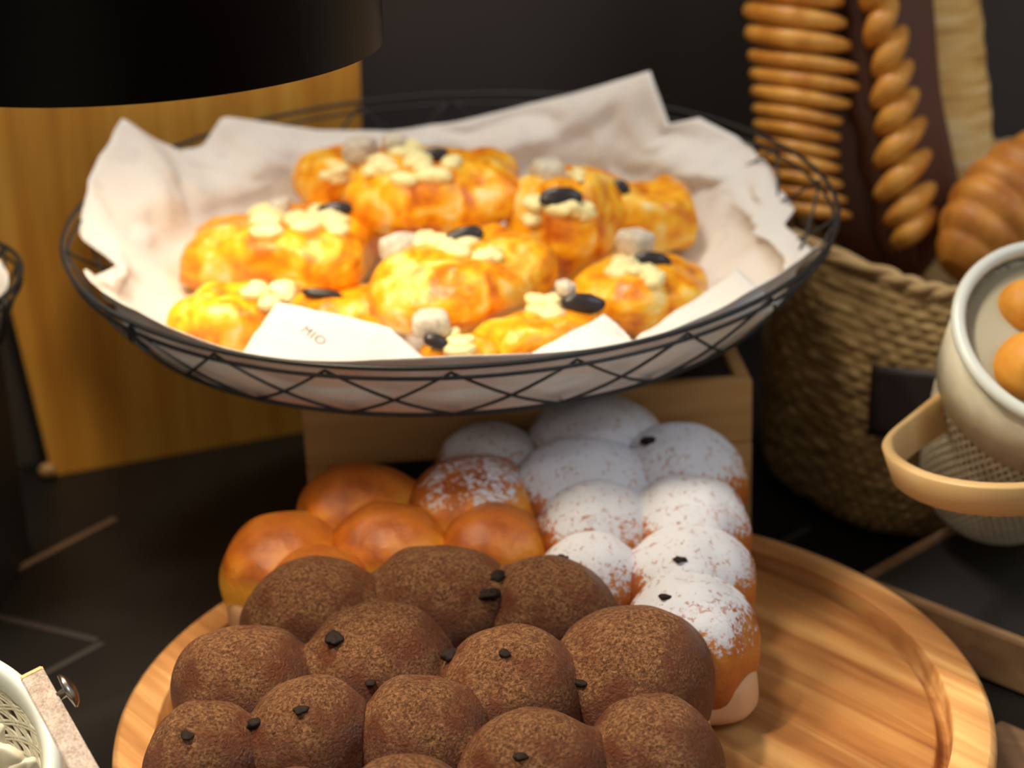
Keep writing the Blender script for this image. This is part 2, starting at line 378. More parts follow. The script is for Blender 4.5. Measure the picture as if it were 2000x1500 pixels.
# ---------------------------------------------------------------- big wire basket
BC = Vector((-.0305, 1.005, .2115)); RX, RY, TK = .2165, .186, .131
def rim(th, s=1.0, dz=0.0):
    x = math.cos(th)*RX*s; y = math.sin(th)*RY*s
    return Vector((BC.x + x + .0, BC.y + y, BC.z + TK*y/s*(1 if s > .8 else s*.9) + dz))
def low(th, s=.86, dz=-.040): 
    x = math.cos(th)*RX*s; y = math.sin(th)*RY*s
    return Vector((BC.x + x, BC.y + y - .002, BC.z + TK*math.sin(th)*RY*.75 + dz))
def wire_basket():
    r = root('wire_basket', 'wide oval black wire basket of golden pastries on the wooden riser', 'basket', (BC.x, BC.y, .129))
    N = 144; th = [2*PI*i/N for i in range(N)]
    mesh('rim', tube([rim(t) for t in th], .0014, True), MAT['wire'], r)
    mesh('lower_rim', tube([rim(t, .992, -.006) for t in th], .0011, True), MAT['wire'], r)
    mesh('ring', tube([low(t) for t in th], .0012, True), MAT['wire'], r)
    def base(t): return Vector((BC.x + math.cos(t)*RX*.5, BC.y + .012 + math.sin(t)*RY*.40, .1305))
    mesh('base_ring', tube([base(t) for t in th], .0013, True), MAT['wire'], r)
    K = 22; st = 2*PI/K; W_ = []
    for k in range(K):
        t0 = 4.72 + k*st
        for s in (1, -1):
            pts = []
            for j in range(9):
                u = j/8; t = t0 + s*u*st*1.0
                pts.append(rim(t, .995, -.003)*(1-u) + low(t)*u - Vector((0,0,math.sin(PI*u)*.003)))
            for j in range(1, 7):
                u = j/6; t = t0 + s*(1+u*.8)*st; pts.append(low(t)*(1-u) + base(t)*u - Vector((0,0,math.sin(PI*u)*.006)))
            W_.append(tube(pts, .00085, False, 6))
    mesh('diagonal_wires', join(*W_), MAT['wire'], r)
    return r
wire_basket()

# ---------------------------------------------------------------- paper liner
TOP = [(-22, None), (-12, 1606, 515), (-3, 1598, 492), (7, 1532, 440), (14, 1556, 410), (30, 1512, 330), (40, 1470, 282), (50, 1372, 228), (55, 1312, 240), (60, 1272, 138),
       (75, 1110, 184), (88, 900, 236), (100, 760, 256), (112, 620, 254), (127, 430, 226), (133, 392, 286), (138, 350, 292), (143, 305, 275), (151, 236, 230), (166, 166, 350),
       (177, 151, 465), (184, 222, 520), (191, 172, 543), (200, None)]
def paper():
    N = 288; rings = []
    tab = [(a, *b) for a, *b in TOP if b[0] is not None]
    prof = [(.0, 0), (.30, 0), (.50, .03), (.62, .12), (.70, .24), (.76, .36), (.82, .50), (.86, .62)]
    cz = .137
    front = [(.0, 0), (.30, 0), (.52, .0), (.66, .04), (.74, .12), (.80, .22), (.85, .37), (.90, .58)]
    for (s0, q0), (s1, q1) in zip(prof, front):
        ring = []
        for i in range(N):
            t = 2*PI*i/N; b = rim(t, .965); w = min(1, max(0, (-math.sin(t)+.15)*1.8)); w = w*w*(3-2*w)
            s = s0*(1-w)+s1*w; q = q0*(1-w)+q1*w
            f = s/.965; z = cz + (b.z - .002 - cz)*q
            p = Vector((BC.x + (b.x-BC.x)*f, BC.y + (b.y-BC.y)*f, z))
            # keep inside the ring at its level
            a = .006*f
            nn = noise.noise(Vector((math.cos(t)*3.2, math.sin(t)*3.2, f*2.2)))*a + noise.noise(Vector((math.cos(t)*9, math.sin(t)*9, f*5)))*a*.6
            p += Vector((-math.cos(t), -math.sin(t), .25))*(nn + a*.6)*(1-.65*w); ring.append(p)
        rings.append(ring)
    def edge(t):
        d = math.degrees(t) % 360
        if d > 300: d -= 360
        if d < -12 or d > 191: 
            e = rim(t, .972, .001 + .0025*math.sin(t*7))
            if d > 191: k = min(1, (d-191)/9)
            else: k = min(1, (-12-d)/10)
            if k < 1:
                px, py = interp(tab, 191 if d > 191 else -12); g = P(px, py, y=rim(t).y); e = g*(1-k) + e*k
            return e
        px, py = interp(tab, d); return P(px, py, y=BC.y + (rim(t).y - BC.y)*(1 if rim(t).y < BC.y else interp([(0, .93), (18, .84), (55, .84), (75, .93), (360, .93)], d)[0]))
    E = [edge(2*PI*i/N) for i in range(N)]
    last = rings[-1]
    for k in [q/14 for q in range(1, 15)]:
        ring = []
        for i in range(N):
            t = 2*PI*i/N; p = last[i]*(1-k) + E[i]*k
            a = .016*math.sin(PI*(k*.85+.05))*(1 if math.sin(t) > 0 else max(.25, 1+math.sin(t)*1.5))
            p += Vector((-math.cos(t), -math.sin(t), 0))*(abs(noise.noise(Vector((math.cos(t)*5, math.sin(t)*5, k*1.3+4))))*a + .5*a*abs(noise.noise(Vector((math.cos(t)*13+3, math.sin(t)*13, k*2.5)))) + .012*max(0, .25-abs(noise.noise(Vector((math.cos(t)*3+9, math.sin(t)*3, k*.9)))))*math.sin(PI*(k*.8+.2)))
            ring.append(p)
        rings.append(ring)
    o = mesh('paper_liner', loft(rings, True, False), MAT['paper'])
    sd = o.modifiers.new('thickness', 'SOLIDIFY'); sd.thickness = .0004
    tag(o, 'crumpled white greaseproof paper lining the wire basket, peaks rising above its rim', 'paper')
paper()
def flap(corners, label, bow=.004, text=None, seed=0, name='paper_sheet'):
    """corners: bl, br, tr, tl as world points"""
    bl, br, tr, tl = [Vector(c) for c in corners]; n = 24; up = (br-bl).cross(tl-bl).normalized()
    if up.y > 0: up = -up
    def S(u, v):
        p = bl*(1-u)*(1-v) + br*u*(1-v) + tr*u*v + tl*(1-u)*v
        return p + up*(bow*math.sin(PI*u)*math.sin(PI*v*.8+.3) + .0015*noise.noise(Vector((u*4, v*4, seed))))
    V = [S(i/n, j/n) for j in range(n+1) for i in range(n+1)]
    Fs = [(j*(n+1)+i, j*(n+1)+i+1, (j+1)*(n+1)+i+1, (j+1)*(n+1)+i) for j in range(n) for i in range(n)]
    o = mesh(name, (V, Fs), MAT['paper']); sd = o.modifiers.new('thickness', 'SOLIDIFY'); sd.thickness = .0003; sd.offset = 0
    tag(o, label, 'paper', 'loose paper sheets folded over the front rim')
    if text: text(o, S, up)
    return o
def text_on(o, S, up):
    cu = bpy.data.curves.new('print', 'FONT'); cu.body = 'MIO'; cu.size = 1; cu.space_character = 1.15
    t = bpy.data.objects.new('print', cu); C.objects.link(t); bpy.context.view_layer.update()
    me = bpy.data.meshes.new_from_object(t.evaluated_get(bpy.context.evaluated_depsgraph_get())); 
    bpy.data.objects.remove(t)
    a = math.radians(-38); V = []
    for v in me.vertices:
        x, y = v.co.x*.088, v.co.y*.20
        u = .27 + x*math.cos(a) - y*math.sin(a)*.45; w = .50 + (x*math.sin(a)*2.0 + y*math.cos(a))
        V.append(S(u, w) + up*.0005)
    mesh('printed_word', (V, [tuple(p.vertices) for p in me.polygons]), MAT['ink'], o, smooth=False, label='faint grey printed letters')
flap([P(468, 696, y=.857), P(868, 735, y=.842), P(762, 640, y=.866), P(540, 590, y=.885)], 'beige paper flap with faint grey letters at the front left of the wire basket', text=text_on)
flap([P(968, 728, y=.843), P(1250, 680, y=.852), P(1225, 655, y=.868), P(1180, 613, y=.885)], 'small triangular white paper corner at the front middle of the wire basket', seed=3)
flap([P(1225, 682, y=.855), P(1515, 592, y=.885), P(1440, 524, y=.925), P(1250, 652, y=.885)], 'long white paper fold along the front right rim of the wire basket', seed=5)

# ---------------------------------------------------------------- filled pastries
CH = [0]
def pastry(c, r, label, cheese=(), olive=None, potato=(), seed=0, yaw=0, sq=.8, py_=None):
    """c world centre, r radii; toppings given as pixels that fall on it"""
    R = root('filled_pastry', label, 'pastry', (c[0], c[1], c[2]-r[2]), 'golden pastries heaped in the wire basket')
    rot = Matrix.Rotation(yaw, 3, 'Z')
    def fn(q, u, v):
        # pleats running out from the gathered top, a soft dent in the middle
        rad = math.hypot(q.x/r[0], q.y/r[1])
        pl = math.sin(u*5 + seed*1.3 + 2*noise.noise(q*25))*.5 + .5
        q = q * (1 + .10*pl*min(1, rad*1.3)*(1 if q.z > -r[2]*.4 else .3))
        q += Vector((0,0, r[2]*.18*abs(noise.noise(q*45 + Vector((seed,0,0))))))
        if q.z > 0: q.z -= r[2]*.25*math.exp(-rad*rad*6)
        return q
    D_ = blob(c, r, sq, .22, 30, seed, 72, 40, rot, fn); bv = BVHTree.FromPolygons(D_[0], D_[1])
    mesh('puff_dough', D_, MAT['pastry'], R)
    def hit(px, py, c, rr): return bv.ray_cast(CAM, ray(px, py))[0] or _hit(px, py, c, rr)
    rr = (r[0]*.96, r[1]*.96, r[2]*.96)
    pieces = []
    for (px, py, w) in cheese:
        for k in range(6):
            h_ = hit(px + random.uniform(-.5,.5)*w, py + random.uniform(-.22,.22)*w, c, rr); s = depth(h_)/F
            a = random.uniform(0, PI); rx = w*.34*s
            pieces.append(blob(h_ + Vector((0,0,.001)), (rx, rx*.7, rx*.5), 1, .25, 300, k+seed, 18, 10, Matrix.Rotation(a, 3, 'Z')))
    if pieces: mesh('melted_cheese', join(*pieces), MAT['cheese'], R)
    for (px, py, w) in potato:
        h_ = hit(px, py, c, rr); s = depth(h_)/F; rx = w*.5*s
        mesh('potato_cube', blob(h_ + Vector((0,-.001,.002)), (rx, rx*.8, rx*.72), .6, .12, 200, px, 28, 16, Matrix.Rotation(px, 3, 'Z')), MAT['potato'], R)
    for (px, py, w, hh, a) in (olive or ()):
        h_ = hit(px, py, c, rr) + Vector((0,-.0025,.0028)); s = depth(h_)/F
        m_ = R3 @ Matrix.Rotation(math.radians(a), 3, 'Z')
        mesh('olive_slice', blob(h_, (w*.5*s, hh*.5*s, .0035), .9, .08, 200, px, 32, 16, m_), MAT['olive'], R)
    return R
def PC(px, py, z): return P(px, py, z=z)
def pr(c, w, k2=.85, k3=.42): s = depth(c)/F*w/2; return (s, s*k2, s*k3)
c = PC(672, 350, .203); pastry(c, pr(c, 185, .9, .62), 'golden pastry at the back left of the heap, half behind the topmost pastry', [(668, 345, 60)], None, [(705, 300, 75)], 1, .4)
c = PC(1268, 425, .185); pastry(c, pr(c, 160, .9, .80), 'square-ended golden pastry at the far right back of the heap', [], [(1212, 375, 36, 34, -40)], [], 2, .2, .5)
c = PC(1112, 432, .188); pastry(c, pr(c, 240, .9, .84), 'round golden pastry with pale cube and olive, right of the topmost pastry', [(1085, 415, 90), (1125, 415, 70), (1120, 345, 40)], [(1096, 393, 86, 42, 0)], [(1070, 345, 78)], 3, 1.0, .85)
c = PC(858, 382, .203); pastry(c, pr(c, 330, .72, .50), 'topmost golden pastry of the heap, cheese and a black olive slice on its top', [(775, 335, 85), (850, 330, 90), (790, 300, 70)], [(843, 314, 68, 34, 12)], [(770, 285, 50)], 4, .1, .8)
c = PC(556, 492, .178); pastry(c, pr(c, 365, .75, .40), 'long flat golden pastry at the left of the heap', [(560, 440, 100), (615, 437, 90)], [(655, 415, 70, 28, 6)], [(548, 410, 50)], 5, -.1, .75)
c = PC(900, 552, .180); pastry(c, pr(c, 338, .8, .52), 'plump golden pastry in the front centre with a tilted olive slice', [(850, 480, 90), (925, 488, 80)], [(905, 470, 82, 38, 18)], [(783, 490, 78)], 6, .9, .85)
c = PC(1248, 572, .165); pastry(c, pr(c, 275, .9, .52), 'pointed golden pastry at the right front with olive and pale cubes', [(1195, 522, 80), (1240, 545, 80)], [(1273, 516, 76, 36, -4)], [(1240, 480, 74)], 7, .8, .95)
c = PC(448, 632, .168); pastry(c, pr(c, 210, .8, .62), 'golden pastry at the lower left, tucked behind the beige paper flap', [(520, 578, 90)], None, [], 8, 0, .7)
c = PC(672, 606, .158); pastry(c, pr(c, 190, .8, .42), 'dark-edged golden pastry mostly hidden under the long flat one', [], [(630, 580, 84, 22, -6)], [], 9, 0, .8)
c = PC(1050, 668, .163); pastry(c, pr(c, 240, .7, .48), 'golden pastry at the front right of centre with a large olive slice', [(1075, 608, 80)], [(1140, 600, 86, 42, -4)], [(1105, 568, 40)], 10, .2, .85)
c = PC(900, 700, .162); pastry(c, pr(c, 150, .6, .58), 'small golden pastry at the very front rim with pale cube and grated cheese', [(885, 672, 70), (905, 660, 50)], [(852, 674, 52, 30, -20)], [(842, 638, 74)], 11, 0, .85)

# ---------------------------------------------------------------- round wooden board
BD = Vector((.0124, .7502, .046)); BR = .2031
def board():
    R = root('serving_board', 'large round wooden serving board with raised rim under both pull-apart loaves', 'board', (BD.x, BD.y, 0))
    c = Vector((BD.x, BD.y, 0)); o = BR
    prof = [(o-.014, .024), (o-.004, .025), (o, .030), (o, .041), (o-.0008, .0438), (o-.003, .0457), (o-.0036, .046), (o-.0185, .046), (o-.0190, .0459), (o-.0194, .0452),
            (o-.0198, .0345), (o-.0204, .0325), (o-.0212, .0320), (o-.0236, .0320), (o-.0246, .0325), (o-.0256, .0345), (o-.0262, .0385), (o-.0268, .0395), (o-.0278, .0396), (o*.5, .0396), (.001, .0396)]
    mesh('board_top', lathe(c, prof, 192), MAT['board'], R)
    for k in range(3):
        a = PI*2*k/3+.4; mesh('foot', lathe(c + Vector((math.cos(a)*.15, math.sin(a)*.15, 0)), [(.010, 0), (.011, .003), (.011, .0245)], 24), MAT['black'], R)
board()

# ---------------------------------------------------------------- loaves of joined buns
R_BVH = {}
def loaf(name, label, cat, buns, base_mat, base_z, seed0, fill):
    allv = []
    cx = sum(b[0].x for b in buns)/len(buns); cy = sum(b[0].y for b in buns)/len(buns)
    R = root(name, label, cat, (cx, cy, base_z))
    base = []
    def height(j, x, y):
        c, rx, ry, rz, _, yaw = buns[j][:6]; dx, dy = x-c.x, y-c.y; cs, sn = math.cos(yaw), math.sin(yaw)
        a = (dx*cs + dy*sn)/rx; b = (-dx*sn + dy*cs)/ry; d = 1-a*a-b*b
        return c.z + rz*math.sqrt(d) if d > 0 else c.z - 1
    for i, (c, rx, ry, rz, mat, yaw, lb, nm) in enumerate(buns):
        hgt = (c.z - base_z)
        base.append(blob((c.x, c.y, base_z + hgt*.52), (rx*.93, ry*.93, hgt*.54), .55, .05, 60, i, 32, 20))
        s = seed0+i
        def fn(q, u, v, s=s, rz=rz):
            d = 1 + .10*noise.noise(Vector((math.cos(u)*1.3, math.sin(u)*1.3, s*2.3)))
            q = Vector((q.x*d, q.y*d, q.z)); q.z += rz*.05*noise.noise(q*60+Vector((s,s,s))); return q
        V, Fs = blob(c, (rx, ry, rz), .95, .07, 22, s, 80, 52, Matrix.Rotation(yaw, 3, 'Z'), fn); V2 = []
        for p in V:      # the dough grew together: fill the crease towards each neighbour
            add = 0
            if p.z > c.z - rz*.2:
                for j in range(len(buns)):
                    if j != i:
                        g = abs(height(j, p.x, p.y) - p.z)/fill
                        if g < 12: add = max(add, fill*math.log(1+math.exp(-g)))
            V2.append(Vector((p.x, p.y, p.z + add)))
        allv.append((V2, Fs)); o = mesh(nm, (V2, Fs), mat, R, label=lb, origin=c)
    mesh('loaf_base', join(*base), base_mat, R, label='pale side crust')
    J_ = join(*allv); R_BVH[name] = BVHTree.FromPolygons(J_[0], J_[1])
    return R
BZ = .0400
def cb(px, py, w, h=None, z=.077, rz=.033, yaw=0, mat='cocoa', lb=None, nm='bun', k=1.0):
    """bun whose visible dome is centred on the pixel and w pixels wide"""
    c = P(px, py, z=z + rz*.6); c.z = z; c.y += .004
    s = depth(c)/F; rx = w/2*s*1.13; ry = (h or w*.9)/2*s*1.20*k
    return (c, rx, ry, rz, MAT[mat], yaw, lb, nm)
choc = [cb(612, 1160, 262, 240, yaw=.3), cb(860, 1138, 280, 240, rz=.035), cb(1075, 1160, 250, 220, rz=.032), cb(1240, 1268, 275, 290, z=.076, rz=.037, yaw=-.2),
        cb(472, 1300, 255, 240, yaw=.3), cb(735, 1262, 280, 240, rz=.034), cb(998, 1310, 262, 262, rz=.035),
        cb(390, 1448, 225, 230, z=.077), cb(600, 1410, 222, 240, rz=.035), cb(818, 1400, 240, 235, rz=.033), cb(1278, 1440, 245, 240, z=.077, rz=.033), cb(1040, 1470, 270, 240, rz=.035),
        cb(800, 1560, 260, 230), cb(560, 1590, 240, 230, z=.077), cb(1180, 1610, 250, 230, z=.077), cb(960, 1690, 260, 220, z=.075), cb(720, 1700, 240, 220, z=.075), cb(1130, 1330, 120, 120, z=.055, rz=.025)]
choc = choc[:-1]
CL = loaf('chocolate_pull_apart_loaf', 'round pull-apart loaf of dark cocoa-dusted buns in the foreground', 'bread', choc, MAT['crumb'], BZ, 20, .0040)
def on_bun(key, px, py):
    return R_BVH[key].ray_cast(CAM, ray(px, py))[0]
for (px, py, w, h) in ((972, 1127, 30, 26), (955, 1162, 36, 32), (655, 1247, 40, 30), (882, 1282, 34, 36), (985, 1278, 22, 18), (1137, 1335, 24, 20), (500, 1415, 26, 34), (588, 1388, 26, 18), (1018, 1478, 26, 16), (366, 1437, 28, 16), (724, 1335, 22, 20)):
    p = on_bun('chocolate_pull_apart_loaf', px, py)
    if p:
        s = depth(p)/F; mesh('chocolate_chip', blob(p + Vector((0,.0004,.0002)), (w*.66*s, w*.5*s, h*.30*s), .9, .35, 420, px, 28, 16, Matrix.Rotation(px, 3, 'Z')), MAT['choc_chip'], CL)

def sb(px, py, w, zt, mat='bun_sugar', h=None, lb=None, rz=.028, yaw=0):
    return cb(px, py, w, h, z=zt+.018-rz, rz=rz, mat=mat, lb=lb, yaw=yaw)
SL = 'white sugar-dusted bun'; GL = 'bare orange glazed bun'
sug = [sb(1350, 1195, 245, .086, lb=SL, h=235, rz=.036), sb(1345, 1085, 235, .093, lb=SL, h=215), sb(1350, 985, 222, .099, lb=SL, h=215), sb(1335, 885, 225, .105, lb=SL, h=225),
       sb(1150, 1095, 195, .090, lb=SL, h=190), sb(1170, 1005, 225, .096, lb=SL, h=190), sb(1138, 915, 255, .104, lb=SL, h=240), sb(1160, 830, 250, .109, lb=SL, h=225), sb(955, 875, 190, .103, lb=SL, h=180),
       sb(925, 950, 245, .099, 'bun_half', h=230, lb='glazed bun with a little sugar on its right'),
       sb(965, 1040, 190, .092, 'bun_glaze', lb=GL, h=180), sb(760, 1040, 235, .091, 'bun_glaze', lb=GL, h=200), sb(700, 965, 235, .095, 'bun_glaze', lb=GL, h=200),
       sb(548, 1062, 210, .088, 'bun_glaze', lb=GL, h=235), sb(620, 1130, 190, .083, 'bun_glaze', lb=GL, h=170)]
SLF = loaf('sugared_pull_apart_loaf', 'pull-apart loaf of buns, right half white with sugar, left half glazed orange', 'bread', sug, MAT['crumb_pale'], 0.0405, 60, .0015)
for (px, py, w, h) in ((1268, 862, 34, 24), (1330, 1092, 30, 12), (1300, 1165, 26, 12), (1098, 1090, 26, 18)):
    p = on_bun('sugared_pull_apart_loaf', px, py)
    if p: s = depth(p)/F; mesh('chocolate_chip', blob(p, (w*.5*s, w*.4*s, h*.3*s), .8, .5, 500, px, 20, 12), MAT['choc_chip'], SLF)

# ---------------------------------------------------------------- black pendant lamp
def lamp():
    c = P(268, 100, y=.80); z0 = c.z; rr = 482*depth(c)/F
    R = root('pendant_lamp', 'large black cylindrical pendant lamp hanging over the left of the wire basket', 'lamp', c)
    cc = Vector((c.x, c.y, 0)); hgt = .22
    outer = [(rr, z0), (rr, z0+hgt-.01), (rr-.003, z0+hgt-.002), (rr-.01, z0+hgt), (.03, z0+hgt+.012), (.028, z0+hgt+.012)]
    mesh('lamp_shade', lathe(cc, [(rr-.0035, z0+.001), (rr-.003, z0)] + outer + [(.028, z0+hgt+.006), (rr-.012, z0+hgt-.006), (rr-.0035, z0+hgt-.014), (rr-.0035, z0+.001)], 128, cap0=False, cap1=False), MAT['shade'], R)
    mesh('shade_lining', lathe(cc, [(rr-.0042, z0+.0005), (rr-.0042, z0+hgt-.02)], 96, cap0=False, cap1=False), MAT['rim_white'], R)
    mesh('lamp_socket', lathe(cc, [(.001, z0+hgt-.05), (.022, z0+hgt-.05), (.025, z0+hgt+.02), (.018, z0+hgt+.05), (.004, z0+hgt+.06)], 32), MAT['shade'], R)
    mesh('cord', tube([(c.x, c.y, z0+hgt+.055), (c.x, c.y, z0+hgt+.5), (c.x, c.y, z0+hgt+1.2)], .003), MAT['shade'], R)
    m = M('glowing_bulb'); m.out((1,1,1)); m.b.inputs['Emission Color'].default_value = (1,.8,.5,1); m.b.inputs['Emission Strength'].default_value = 20
    mesh('bulb', blob((c.x, c.y, z0+hgt-.085), (.024,.024,.032)), m.m, R)
    l = bpy.data.lights.new('bulb_light', 'SPOT'); l.energy = 3.0; l.color = (1, .82, .58); l.spot_size = math.radians(150); l.spot_blend = .6; l.shadow_soft_size = .03
    o = bpy.data.objects.new('bulb_light', l); C.objects.link(o); o.location = (0, 0, .08); o.parent = R
lamp()

# ---------------------------------------------------------------- straw basket on the right
def straw():
    # rounded-square plan, turned so that one corner faces the camera; flares to the top
    zt = .150
    Lc, Nc, Bc = P(1425, 425, z=zt), P(1975, 640, z=zt), P(1985, 262, z=zt)
    ct_ = (Nc+Bc)/2; ta = (Nc-Lc)/2; tb = (Bc-Lc)/2
    l0, n0, b0 = P(1428, 905, z=0), P(1735, 1095, z=0), P(1960, 800, z=0)
    cb_ = (n0+b0)/2; ba = (n0-l0)/2; bb = (b0-l0)/2
    R = root('straw_basket', 'tall woven straw basket with twisted rope edge holding the big breads', 'basket', (cb_.x, cb_.y, 0))
    N, J = 480, 150; rings = []
    def ss(t, p=.62): return sgn(math.cos(t), p), sgn(math.sin(t), p)
    def wall(t, v, off=0):
        k = v**1.15; c = cb_*(1-k) + ct_*k; a = ba*(1-k) + ta*k; b = bb*(1-k) + tb*k
        bul = 1 + .05*math.sin(PI*v) - (.10*(1-v/.1)**2 if v < .1 else 0)
        X, Y = ss(t); p = c + (a*X + b*Y)*bul; p.z = zt*v
        o = (p - c); o.z = 0; o.normalize(); return p + o*off
    for j in range(J+1):
        v = j/J; ring = []
        for i in range(N):
            t = 2*PI*i/N; row = v*28; ph = (math.floor(row) % 2)*PI
            wv = 0.0008*math.sin(t*56 + ph) + .0014*abs(math.sin(PI*row)) + .0016*noise.noise(Vector((t*9, row*.7, 0)))
            ring.append(wall(t, v, wv))
        rings.append(ring)
    top = rings[-1]
    ins = [[wall(2*PI*i/N, v, -.006) for i in range(N)] for v in (1, .8, .5, .25)]
    mesh('woven_body', loft(rings + ins, True, True), MAT['straw'], R)
    # rope edge: two twisted strands
    for s in (0, PI):
        pts = []
        for i in range(N):
            t = 2*PI*i/N; q = top[i]; o = (q-ct_).normalized(); o.z = 0; a = t*24 + s
            pts.append(q + o*math.cos(a)*.0022 + Vector((0,0,math.sin(a)*.0022 + .002)))
        mesh('rope_strand', tube(pts, .0030, True), MAT['rope'], R)
    # dark label on the side facing the camera
    def surf(px, py):
        best = None; r = ray(px, py)
        for row in rings[::3]:
            for p in row[::2]:
                w = p - CAM; d = w.dot(r); e = (w - r*d).length
                if e < .004 and (best is None or d < best): best = d
        return best
    d0 = [surf(a, b) or 1.0 for a, b in ((1705, 712), (1865, 728), (1858, 862), (1697, 850))]
    pts = [CAM + ray(a, b)*(d-.004) for (a, b), d in zip(((1705, 712), (1865, 728), (1858, 862), (1697, 850)), d0)]
    n = 8; V = []; nn = (pts[1]-pts[0]).cross(pts[3]-pts[0]).normalized(); nn = -nn if nn.y > 0 else nn
    for q in (0, .0022):
        for j in range(n+1):
            for i in range(n+1):
                u, v = i/n, j/n
                V.append(pts[0]*(1-u)*(1-v)+pts[1]*u*(1-v)+pts[2]*u*v+pts[3]*(1-u)*v + nn*(q+.004*math.sin(PI*u)))
    K = (n+1)**2; g = lambda i, j, q: q*K + j*(n+1)+i; Fs = []
    for j in range(n):
        for i in range(n):
            for q in (0, 1): Fs.append((g(i,j,q), g(i+1,j,q), g(i+1,j+1,q), g(i,j+1,q)))
    for i in range(n):
        for j in (0, n): Fs.append((g(i,j,0), g(i+1,j,0), g(i+1,j,1), g(i,j,1))); Fs.append((g(j,i,0), g(j,i+1,0), g(j,i+1,1), g(j,i,1)))
    mesh('label_patch', (V, Fs), MAT['leather'], R, label='plain dark brown patch')
    return rings
straw()

# plaited chocolate loaf standing in the straw basket
def plait():
    YY = 1.135
    def q(px, py, y): return P(px, py, y=y)
    a0 = q(1755, 500, YY); a1 = q(1690, 200, YY+.015); a2 = q(1672, -20, YY+.03); a3 = q(1640, -420, YY+.055)
    R = root('plaited_chocolate_loaf', 'tall plaited loaf with toasted slats over dark chocolate dough, standing in the straw basket', 'bread', a0 - Vector((0,0,.06)))
    L = [a0 - (a1-a0)*.25, a0, a1, a2, a3]
    def spine(py):   # centre line by picture height
        pts = [(-420, a3), (-20, a2), (200, a1), (500, a0), (620, a0-(a1-a0)*.3)]
        for (y0, p0), (y1, p1) in zip(pts, pts[1:]):
            if y0 <= py <= y1: k = (py-y0)/(y1-y0); return p0*(1-k)+p1*k
        return a0
    # body
    rings = []
    for i in range(25):
        py = -420 + i/24*(560+420); c = spine(py); w = .052*math.sin(max(.05, min(1, (py+440)/160))*PI/2)*(1 if py < 430 else max(.35, 1-(py-430)/200))
        rings.append([c + Vector((math.cos(t)*w, .018 + math.sin(t)*.020, 0)) for t in [2*PI*k/32 for k in range(32)]])
    mesh('chocolate_dough', loft(rings), MAT['choc_spine'], R)
    rs = []
    for i in range(30):
        py = -420 + i/29*930; c = spine(py) + Vector((0, -.005, 0)); w = .012 + .002*math.sin(i*1.7)
        rs.append([c + Vector((math.cos(t)*w, math.sin(t)*.010, 0)) for t in [2*PI*k/20 for k in range(20)]])
    mesh('chocolate_spine', loft(rs), MAT['choc_spine'], R)
    def strip(pts, r):
        mesh('crust_slat', tube(pts, r, False, 14, lambda u: math.sin(PI*min(1, max(0, .10+u*.80)))**.45), MAT['strip'], R)
    LS = [(-372, 1640), (-325, 1640), (-278, 1638), (-231, 1640), (-184, 1638), (-138, 1636), (-94, 1636), (-50, 1634), (-8, 1636), (34, 1640), (78, 1650), (122, 1664), (158, 1667), (192, 1650),
          (226, 1634), (257, 1630), (289, 1628), (318, 1630), (349, 1634), (380, 1642), (410, 1652)]
    for k, (py, xe) in enumerate(LS):
        x0 = 1462 + max(0, py)*.075; sp_ = (LS[k+1][0]-py if k < len(LS)-1 else 30); r = sp_*.46*1.2/F
        yy = YY + .00006*(200-py)
        A = q(x0, py-14, yy+.022); B = q((x0+xe)/2, py-2, yy-.007); D = q(xe+8, py+12, yy-.003)
        pts = [A*(1-u)**2 + (B*2-A*.5-D*.5)*2*u*(1-u) + D*u*u for u in [i/10 for i in range(11)]]
        mesh('crust_slat', tube(pts, r, False, 16, lambda u: math.sin(PI*min(1, max(0, .20+u*.76)))**.35), MAT['strip'], R)
    RS = [(1690, -330, 62, 60), (1694, -270, 62, 60), (1698, -210, 62, 60), (1703, -150, 62, 60), (1708, -90, 62, 60), (1714, -28, 62, 60), (1721, 42, 62, 62), (1739, 101, 64, 60), (1742, 164, 66, 50), (1752, 218, 66, 48), (1758, 278, 78, 44),
          (1763, 342, 84, 42), (1778, 400, 72, 40), (1785, 445, 62, 42)]
    for cx, cy, ln, an in RS:
        an = math.radians(an); ln *= .74; dx, dy = math.cos(an)*ln, -math.sin(an)*ln; yy = YY + .00006*(200-cy)
        A = q(cx-dx, cy-dy, yy-.004); D = q(cx+dx, cy+dy, yy+.010); B = q(cx, cy, yy-.014)
        pts = [A*(1-u)**2 + (B*2-A*.5-D*.5)*2*u*(1-u) + D*u*u for u in [i/10 for i in range(11)]]
        mesh('crust_slat', tube(pts, 25*1.2/F, False, 16, lambda u: math.sin(PI*min(1, max(0, .12+u*.78)))**.6), MAT['strip'], R)
plait()
def pale():
    a = P(1850, 490, y=1.19); b = P(1770, -420, y=1.26)
    R = root('pale_scored_loaf', 'pale golden floury loaf with scored bands standing behind the plaited loaf', 'bread', a - Vector((0,0,.02)))
    rings = []; n = 90
    for i in range(n+1):
        u = i/n; c = a*(1-u)+b*u
        w = .0335*math.sqrt(max(.02, 1-((.26-u)/.27)**2)) if u < .26 else .0335
        w *= 1 - .12*max(0, u-.3) + .012*math.sin(u*95) + .01*math.sin(u*40+1)
        if u > .85: w *= math.sqrt(max(.02, 1-((u-.85)/.15)**2))
        rings.append([c + Vector((math.cos(t)*w*1.08, math.sin(t)*w*.8, .006*math.cos(t))) for t in [2*PI*k/40 for k in range(40)]])
    mesh('crust', loft(rings), MAT['pale_loaf'], R)
pale()
